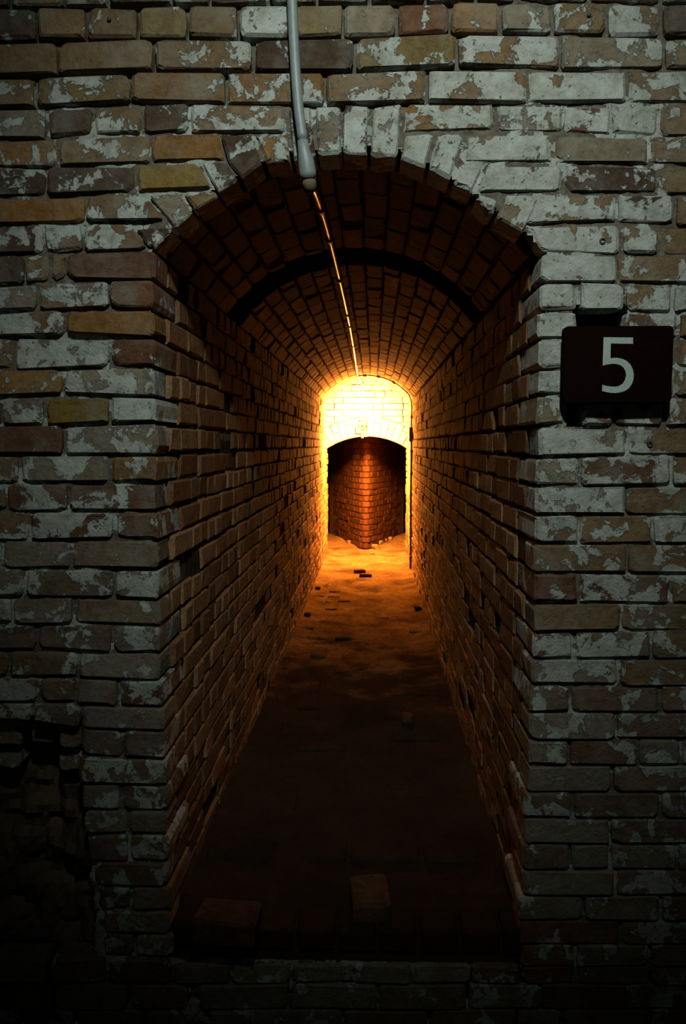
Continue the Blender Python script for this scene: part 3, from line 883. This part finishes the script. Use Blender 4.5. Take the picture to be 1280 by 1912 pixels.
# ------------------------------------------------------------------ floor
def floor_h(x, y):
    h = 0.012 * fbm(x, y, 0.3, 2.6, 5) + 0.005 * fbm(x, y, 4.0, 16, 3) - 0.006
    if y > 7.9: h += 0.05 * min(1, (y - 7.9) / 0.9)
    if y < 0.14: h *= max(0, y / 0.14)
    e = min(x - wall_x(-1, y), wall_x(1, y) - x)
    if y < 7.6 and e < 0.12: h += 0.018 * (1 - max(e, 0) / 0.12)       # earth trodden up against the walls
    return h
def build_floor():
    V, Fc = [], []
    ys = np.concatenate([[0.014, 0.018, 0.05], np.arange(0.10, 3.0, 0.03), np.arange(3.0, 8.2, 0.05), np.arange(8.2, 11.01, 0.2)])
    def strip(xa, xb, n, rows):
        base = len(V)
        for y in rows:
            for i in range(n + 1):
                x = xa + (xb - xa) * i / n; V.append((x, y, floor_h(x, y) - (0.25 if y < 0.016 else 0.012 if y < 0.11 else 0)))
        for r in range(len(rows) - 1):
            for i in range(n): Fc.append((base + r * (n + 1) + i, base + r * (n + 1) + i + 1, base + (r + 1) * (n + 1) + i + 1, base + (r + 1) * (n + 1) + i))
    rows = list(ys)
    strip(-0.60, 0.50, 40, [y for y in rows if y < 7.7])
    strip(-1.9, 1.8, 60, [y for y in rows if y > 7.55])
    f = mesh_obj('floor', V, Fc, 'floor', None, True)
    tag(f, 'trodden earth and brick floor of the tunnel, lit orange near the lamp', 'floor', None, 'structure')
    rnd = random.Random(31)
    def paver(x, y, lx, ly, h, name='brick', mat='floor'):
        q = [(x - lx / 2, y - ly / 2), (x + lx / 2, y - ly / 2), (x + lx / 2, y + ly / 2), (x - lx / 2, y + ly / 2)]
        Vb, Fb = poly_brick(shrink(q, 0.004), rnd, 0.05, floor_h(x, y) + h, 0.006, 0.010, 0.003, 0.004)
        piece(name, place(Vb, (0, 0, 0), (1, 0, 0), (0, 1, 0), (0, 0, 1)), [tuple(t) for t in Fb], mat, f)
    # brick edging across the mouth and a second row further in
    x = -0.535
    while x < 0.40:
        paver(x + 0.056, 0.058, 0.110, 0.112, 0.004); x += 0.112
    x = -0.53
    while x < 0.36:
        paver(x + 0.115, 0.42 + rnd.uniform(-.006, .006), 0.23, 0.105, rnd.uniform(0.003, 0.012)); x += 0.234
    # a line of worn pavers down the left side, breaking off towards the lamp
    y = 0.62
    while y < 5.2:
        if rnd.random() > 0.12: paver(-0.315 + rnd.uniform(-.008, .008), y + 0.115, 0.105, 0.23, rnd.uniform(0.0, 0.008))
        if rnd.random() > 0.45 and y > 1.2: paver(-0.445 + rnd.uniform(-.01, .01), y + 0.15, 0.105, 0.23, rnd.uniform(-0.004, 0.006))
        y += 0.238
    for px, py in ((655, 1190), (735, 1230), (790, 1175), (700, 1150), (630, 1120), (765, 1290), (705, 1330), (600, 1390), (775, 1370)):
        x, y = on_floor(px, py); paver(x, y, 0.22, 0.105, rnd.uniform(0.0, 0.008))
    return f
M['floor_brick'] = make_plain('worn_floor_brick', [(0.3, (0.035, 0.020, 0.011)), (0.6, (0.080, 0.047, 0.022)), (0.8, (0.13, 0.083, 0.040))], 12, 1.0)
FLOOR = build_floor()

# ------------------------------------------------------------------ loose things on the floor
def lump(name, x, y, z, s, seed, mat, label, cat, group=None, squash=(1, 1, 0.7)):
    import bmesh
    bm = bmesh.new(); bmesh.ops.create_icosphere(bm, subdivisions=2, radius=1)
    r = random.Random(seed)
    off = Vector((r.uniform(0, 50), r.uniform(0, 50), r.uniform(0, 50)))
    for v in bm.verts:
        d = 1 + 0.45 * noise.noise(v.co * 1.1 + off) + 0.15 * noise.noise(v.co * 3 + off)
        v.co = Vector([max(-0.72, min(0.72, c * d)) for c in v.co])
        v.co = Vector((v.co.x * s * squash[0], v.co.y * s * squash[1], v.co.z * s * squash[2]))
    me = bpy.data.meshes.new(name); bm.to_mesh(me); bm.free(); me.materials.append(M[mat])
    lo = min(v.co.z for v in me.vertices)
    o = bpy.data.objects.new(name, me); o.location = (x, y, z - lo - 0.006); o.rotation_euler.z = r.uniform(0, 6.28)
    COL.objects.link(o)
    return tag(o, label, cat, group)
def brick_bit(name, px, py, l, wd, h, rot, label, cat='brick', mat='loose_brick', seed=1):
    x, y = on_floor(px, py); rnd = random.Random(seed)
    poly = [(-l / 2, -wd / 2), (l / 2, -wd / 2), (l / 2 * rnd.uniform(.8, 1), wd / 2), (-l / 2, wd / 2 * rnd.uniform(.7, 1))]
    Vb, Fb = poly_brick(poly, rnd, 0.0, h, 0.007, 0.012, 0.004, 0.004)
    n = len(Vb) // 3
    Fb = [tuple(t) for t in Fb] + [tuple(range(n))[::-1]]
    o = mesh_obj(name, Vb, Fb, mat, None, False, (x, y, floor_h(x, y) - 0.006)); o.rotation_euler.z = rot
    return tag(o, label, cat)
brick_bit('brick_fragment', 671, 1068, 0.11, 0.07, 0.045, 0.3, 'broken brick bit on the lit floor, the one farther from the viewer', 'brick fragment', seed=3)
brick_bit('brick_fragment', 683, 1076, 0.12, 0.08, 0.040, -0.2, 'broken brick bit on the lit floor, the nearer of the pair', 'brick fragment', seed=4)
brick_bit('loose_brick', 690, 1690, 0.11, 0.16, 0.065, 0.05, 'loose dark brick lying in the shadow at the middle of the tunnel mouth', 'brick', seed=5)
brick_bit('loose_brick', 425, 1738, 0.17, 0.11, 0.065, -0.08, 'loose dark brick lying at the left corner of the sill', 'brick', seed=6)
for i, (px, py, s, what) in enumerate(((699, 1020, .055, 'pale rubble stone nearest the corner of the brick pier'), (709, 1015, .05, 'rubble stone second from the corner of the brick pier'),
        (718, 1011, .045, 'dark rubble stone in the middle of the row against the pier'), (727, 1009, .05, 'reddish rubble stone near the right end of the row by the pier'),
        (694, 1031, .03, 'small flat stone lying in front of the pier corner'), (652, 1013, .045, 'pale rubble stone at the left foot of the brick pier'))):
    x, y = on_floor(px, py, 0.02)
    lump('rubble_stone', x, y, floor_h(x, y), s, 40 + i, 'stone', what, 'stone', 'rubble at the foot of the pier')
for i, (px, py, s, what) in enumerate(((556, 1150, .030, 'small stone on the brick strip close to the left tunnel wall'), (792, 1140, .035, 'stone on the floor close to the right tunnel wall'),
        (760, 1340, .04, 'stone in the half dark on the right part of the floor'), (540, 1100, .03, 'small stone at the foot of the left tunnel wall'))):
    x, y = on_floor(px, py)
    x = min(max(x, wall_x(-1, y) + 0.05), wall_x(1, y) - 0.05)
    lump('floor_stone', x, y, floor_h(x, y), s, 60 + i, 'loose_brick', what, 'stone', 'stones on the tunnel floor')

# ------------------------------------------------------------------ number board
def build_sign():
    Y = -0.050
    x0, zt = on_wall(1052, 609, Y); x1, zb = on_wall(1253, 752, Y)
    cx, cz = (x0 + x1) / 2, (zt + zb) / 2; w, h = x1 - x0, zt - zb
    t = thing('number_sign', (cx, 0, zb), 'dark maroon number board with a pale figure 5 right of the arch', 'sign')
    def rr(w, h, r, n=5):
        out = []
        for sx, sz, a0 in ((1, 1, 0), (-1, 1, 90), (-1, -1, 180), (1, -1, 270)):
            for k in range(n + 1):
                a = math.radians(a0 + 90 * k / n); out.append((sx * (w / 2 - r) + r * math.cos(a), sz * (h / 2 - r) + r * math.sin(a)))
        return out
    def extr(name, o, y0, y1, mat, bev=0.0):
        n = len(o); c = np.mean(o, 0)
        V = [(q[0], y1, q[1]) for q in o] + [(q[0], y0 + bev, q[1]) for q in o] + [(q[0] - bev * np.sign(q[0] - c[0]), y0, q[1] - bev * np.sign(q[1] - c[1])) for q in o]
        Fc = [tuple(range(n))[::-1], tuple(range(2 * n, 3 * n))]
        for r in (0, n):
            for i in range(n): j = (i + 1) % n; Fc.append((r + i, r + j, r + n + j, r + n + i))
        Fc = [f[::-1] for f in Fc]
        return mesh_obj(name, V, Fc, mat, t)
    b = extr('board', rr(w, h, 0.012), Y, Y + 0.020, 'sign_board', 0.002); b.location = (0, 0, h / 2)
    tr = lambda q: (on_wall(1030 + q[0] / 5.333, 560 + q[1] / 5.333, Y)[0] - cx, on_wall(1030 + q[0] / 5.333, 560 + q[1] / 5.333, Y)[1] - zb)
    five = [(512, 372), (805, 375), (805, 438), (584, 434), (580, 582), (610, 577), (650, 577), (700, 588), (745, 610), (780, 645), (802, 690), (813, 745), (808, 795), (792, 840), (765, 878), (725, 906), (675, 922), (630, 928), (575, 924), (535, 917), (497, 908),
            (499, 846), (540, 856), (580, 862), (625, 865), (665, 857), (700, 836), (724, 800), (735, 752), (730, 712), (712, 676), (682, 651), (640, 638), (600, 636), (555, 642), (503, 654)]
    o = [tr(q) for q in five]
    n = len(o)
    V = [(q[0], Y - 0.0012, q[1]) for q in o] + [(q[0], Y + 0.0005, q[1]) for q in o]
    from mathutils.geometry import tessellate_polygon
    tris = tessellate_polygon([[Vector((q[0], q[1], 0)) for q in o]])
    Fc = [tuple(f) for f in tris] + [(i, (i + 1) % n, n + (i + 1) % n, n + i) for i in range(n)]
    num = mesh_obj('numeral', V, Fc, 'numeral', t); num['label'] = 'pale grey figure 5'
    for sx in (-0.30, 0.30):
        V, Fc = box(sx * w, (Y + 0.020 + 0.006) / 2, h / 2, 0.035, 0.006 - (Y + 0.020), h * 0.8, 0.002)
        mesh_obj('batten', V, Fc, 'timber', t)
build_sign()

# ------------------------------------------------------------------ pipes
def smooth_path(pts, n=8):
    P = [np.array(p, float) for p in pts]; P = [2 * P[0] - P[1]] + P + [2 * P[-1] - P[-2]]; out = []
    for i in range(1, len(P) - 2):
        for k in range(n):
            t = k / n; a, b, c, d = P[i - 1:i + 3]
            out.append(0.5 * ((2 * b) + (c - a) * t + (2 * a - 5 * b + 4 * c - d) * t * t + (-a + 3 * b - 3 * c + d) * t ** 3))
    out.append(P[-2]); return out

def build_grey_pipe():
    pts = []
    for px, py, Y in ((541, -90, -0.030), (545, 0, -0.030), (549, 90, -0.031), (556, 190, -0.034), (565, 262, -0.038)):
        x, z = on_wall(px, py, Y); pts.append((x, Y, z))
    t = thing('hanging_pipe', (pts[-1][0], 0, pts[-1][2]), 'grey plastic pipe running down the wall into the arch crown', 'pipe')
    o = np.array(t.location)
    V, Fc = tube(smooth_path(np.array(pts) - o, 6), 0.0125, 16); mesh_obj('pipe', V, Fc, 'grey_pipe', t, True)
    q = []
    for px, py, Y in ((565, 262, -0.038), (567, 280, -0.037), (571, 300, -0.034), (574, 322, -0.028), (575, 333, -0.025)):
        x, z = on_wall(px, py, Y); q.append((x, Y, z))
    V, Fc = tube(np.array(q) - o, [0.0128, 0.0145, 0.0195, 0.0212, 0.0210], 18); c = mesh_obj('coupling', V, Fc, 'grey_pipe', t, True)
    s = []
    for px, py, Y in ((575, 331, -0.026), (577, 343, -0.022), (580, 356, -0.014)):
        x, z = on_wall(px, py, Y); s.append((x, Y, z))
    V, Fc = tube(np.array(s) - o, [0.0178, 0.0172, 0.0165], 14); e = mesh_obj('pipe_end', V, Fc, 'tan_stub', t, True); e['label'] = 'brown stub of the pipe end'
    return s[-1]
PIPE_END = build_grey_pipe()

CON_Y = 6.18
def build_conduit():
    zc = CROWN - 0.022
    p = [PIPE_END, (-0.158, 0.10, 1.995), (-0.156, 0.22, 2.022), (-0.150, 0.40, zc - 0.004), (-0.140, 0.9, zc), (-0.128, 2.0, zc), (-0.122, 3.2, zc - 0.004), (-0.124, 4.6, zc), (-0.126, CON_Y, zc)]
    t = thing('ceiling_conduit', (p[4][0], p[4][1], p[4][2]), 'thin metal conduit along the crown of the vault to the lamp', 'conduit')
    o = np.array(t.location)
    V, Fc = tube(smooth_path(np.array(p) - o, 6), 0.0095, 12); mesh_obj('pipe', V, Fc, 'conduit', t, True)
    for y in (0.42, 0.78, 1.45, 2.35, 2.75, 3.7, 5.0):
        a = np.array((lerp_table([(q[1], q[0]) for q in p], y), y, lerp_table([(q[1], q[2]) for q in p], y))) - o
        V, Fc = tube([a - (0, 0.022, 0), a + (0, 0.022, 0)], 0.0125, 12); mesh_obj('coupling', V, Fc, 'dark_iron', t, True)
    a = np.array(p[-1]) - o
    V, Fc = tube([a - (0, 0.02, 0), a + (0, 0.02, 0), a + (0.0, 0.035, -0.004)], [0.016, 0.018, 0.012], 12); mesh_obj('elbow', V, Fc, 'cast_box', t, True)
    # continues under the vault and drops down the end wall to the lamp
    q = [(-0.126, CON_Y, zc), (-0.110, 6.6, zc), (-0.098, 7.12, zc - 0.004), (-0.090, 7.24, zc - 0.03), (-0.088, 7.268, zc - 0.10), (-0.088, 7.270, 1.60)]
    V, Fc = tube(smooth_path(np.array(q) - o, 6), 0.0105, 12); mesh_obj('drop_pipe', V, Fc, 'conduit', t, True)
build_conduit()

def build_wall_conduit():
    cx, cz, R, th = vault_circle(CON_Y); xr = wall_x(1, CON_Y)
    rr = R - 0.022; pts = []
    a0 = math.asin((-0.126 - cx) / rr)
    for k in range(26):
        a = a0 + (th * 0.93 - a0) * k / 25; pts.append((cx + rr * math.sin(a), CON_Y, cz + rr * math.cos(a)))
    pts += [(xr - 0.016, CON_Y, SPRING - 0.05), (xr - 0.016, CON_Y, 1.5)]
    t = thing('wall_conduit', (xr, CON_Y, 0), 'dark conduit curving over the vault and down the right wall near the lamp', 'conduit')
    o = np.array(t.location)
    V, Fc = tube(np.array(pts) - o, 0.0095, 10); mesh_obj('pipe', V, Fc, 'conduit', t, True)
    for k in (3, 9, 16):
        a = np.array(pts[k]); b = np.array(pts[k + 1]); d = (b - a) / np.linalg.norm(b - a)
        V, Fc = tube([a - o - d * 0.018, a - o + d * 0.018], 0.0145, 10); mesh_obj('coupling', V, Fc, 'cast_box', t, True)
    V, Fc = tube([np.array((xr - 0.016, CON_Y, 1.62)) - o, np.array((xr - 0.016, CON_Y, 1.59)) - o], 0.0145, 10); mesh_obj('coupling', V, Fc, 'cast_box', t, True)
    V, Fc = box(-0.022, 0, 1.425, 0.040, 0.06, 0.15, 0.006); mesh_obj('junction_box', V, Fc, 'dark_iron', t)
    V, Fc = tube([(-0.016, 0, 1.352), (-0.017, 0, 0.7), (-0.014, 0.0, 0.012)], 0.0115, 10); mesh_obj('down_pipe', V, Fc, 'dark_iron', t, True)
    for z in (1.25, 1.02, 0.80, 0.58, 0.36, 0.14):
        V, Fc = box(-0.012, 0, z, 0.034, 0.046, 0.022, 0.003); mesh_obj('clip', V, Fc, 'dark_iron', t)
build_wall_conduit()

# ------------------------------------------------------------------ the lamp on the end wall
def build_lamp():
    lx, lz = -0.088, 1.52
    t = thing('wall_lamp', (lx, END_Y, lz), 'glowing bulb on an arm above the low arch of the end wall, made tubular and capped to cut its forward light', 'lamp')
    V, Fc = box(0, -0.030, 0.03, 0.085, 0.05, 0.085, 0.008); mesh_obj('wall_box', V, Fc, 'cast_box', t)
    V, Fc = tube([(0, -0.05, 0.03), (0, -0.13, 0.02), (0, -0.140, 0.004), (0, -0.145, 0.0), (0, -0.178, 0.0)], [0.010, 0.010, 0.010, 0.016, 0.016], 14); mesh_obj('lamp_holder', V, Fc, 'cast_box', t, True)
    prof = [(0.0115, 0.17), (0.0120, 0.18), (0.0120, 0.355), (0.0115, 0.365)]  # tube shape made up to weaken the light sent along the tunnel
    V, Fc = tube([(0, -z, 0) for r, z in prof], [r for r, z in prof], 16, False)
    b = mesh_obj('bulb', V, Fc, 'bulb', t, True); b['label'] = 'glowing orange bulb'
    V, Fc = tube([(0, -0.360, 0), (0, -0.378, 0), (0, -0.382, 0)], [0.0135, 0.0135, 0.010], 14); c = mesh_obj('light_block_cap', V, Fc, 'cast_box', t, True)  # added opaque cap, blocks the bulb's light towards the mouth
    A = 0.0
    for (r0, z0), (r1, z1) in zip(prof, prof[1:]): A += math.pi * (r0 + r1) * math.hypot(r1 - r0, z1 - z0)
    BULB_EMIT.inputs['Strength'].default_value = BULB_POWER / (math.pi * A)
    # old bracket left under the lamp, at the crown of the low arch
    s = thing('lamp_bracket', (lx - 0.045, END_Y, 1.43), 'small cast bracket on the crown of the low arch below the bulb', 'bracket')
    V, Fc = box(0, -0.022, 0.055, 0.062, 0.05, 0.075, 0.006); mesh_obj('box', V, Fc, 'dark_iron', s)
    V, Fc = tube([(0.03, -0.02, 0.0), (0.075, -0.02, -0.01), (0.13, -0.018, -0.006)], 0.013, 10); mesh_obj('arm', V, Fc, 'dark_iron', s, True)
    V, Fc = tube([(0.045, -0.022, 0.03), (0.045, -0.022, -0.035)], [0.02, 0.017], 12); mesh_obj('socket', V, Fc, 'dark_iron', s, True)
build_lamp()

# ------------------------------------------------------------------ ground of the outer passage, just below the frame
slab('floor_outer', 'dark ground of the outer passage below the wall', 'floor', -2.4, 2.3, -3.6, 0.03, -0.40, -0.40, 'dark_stone', 0.01, 2)
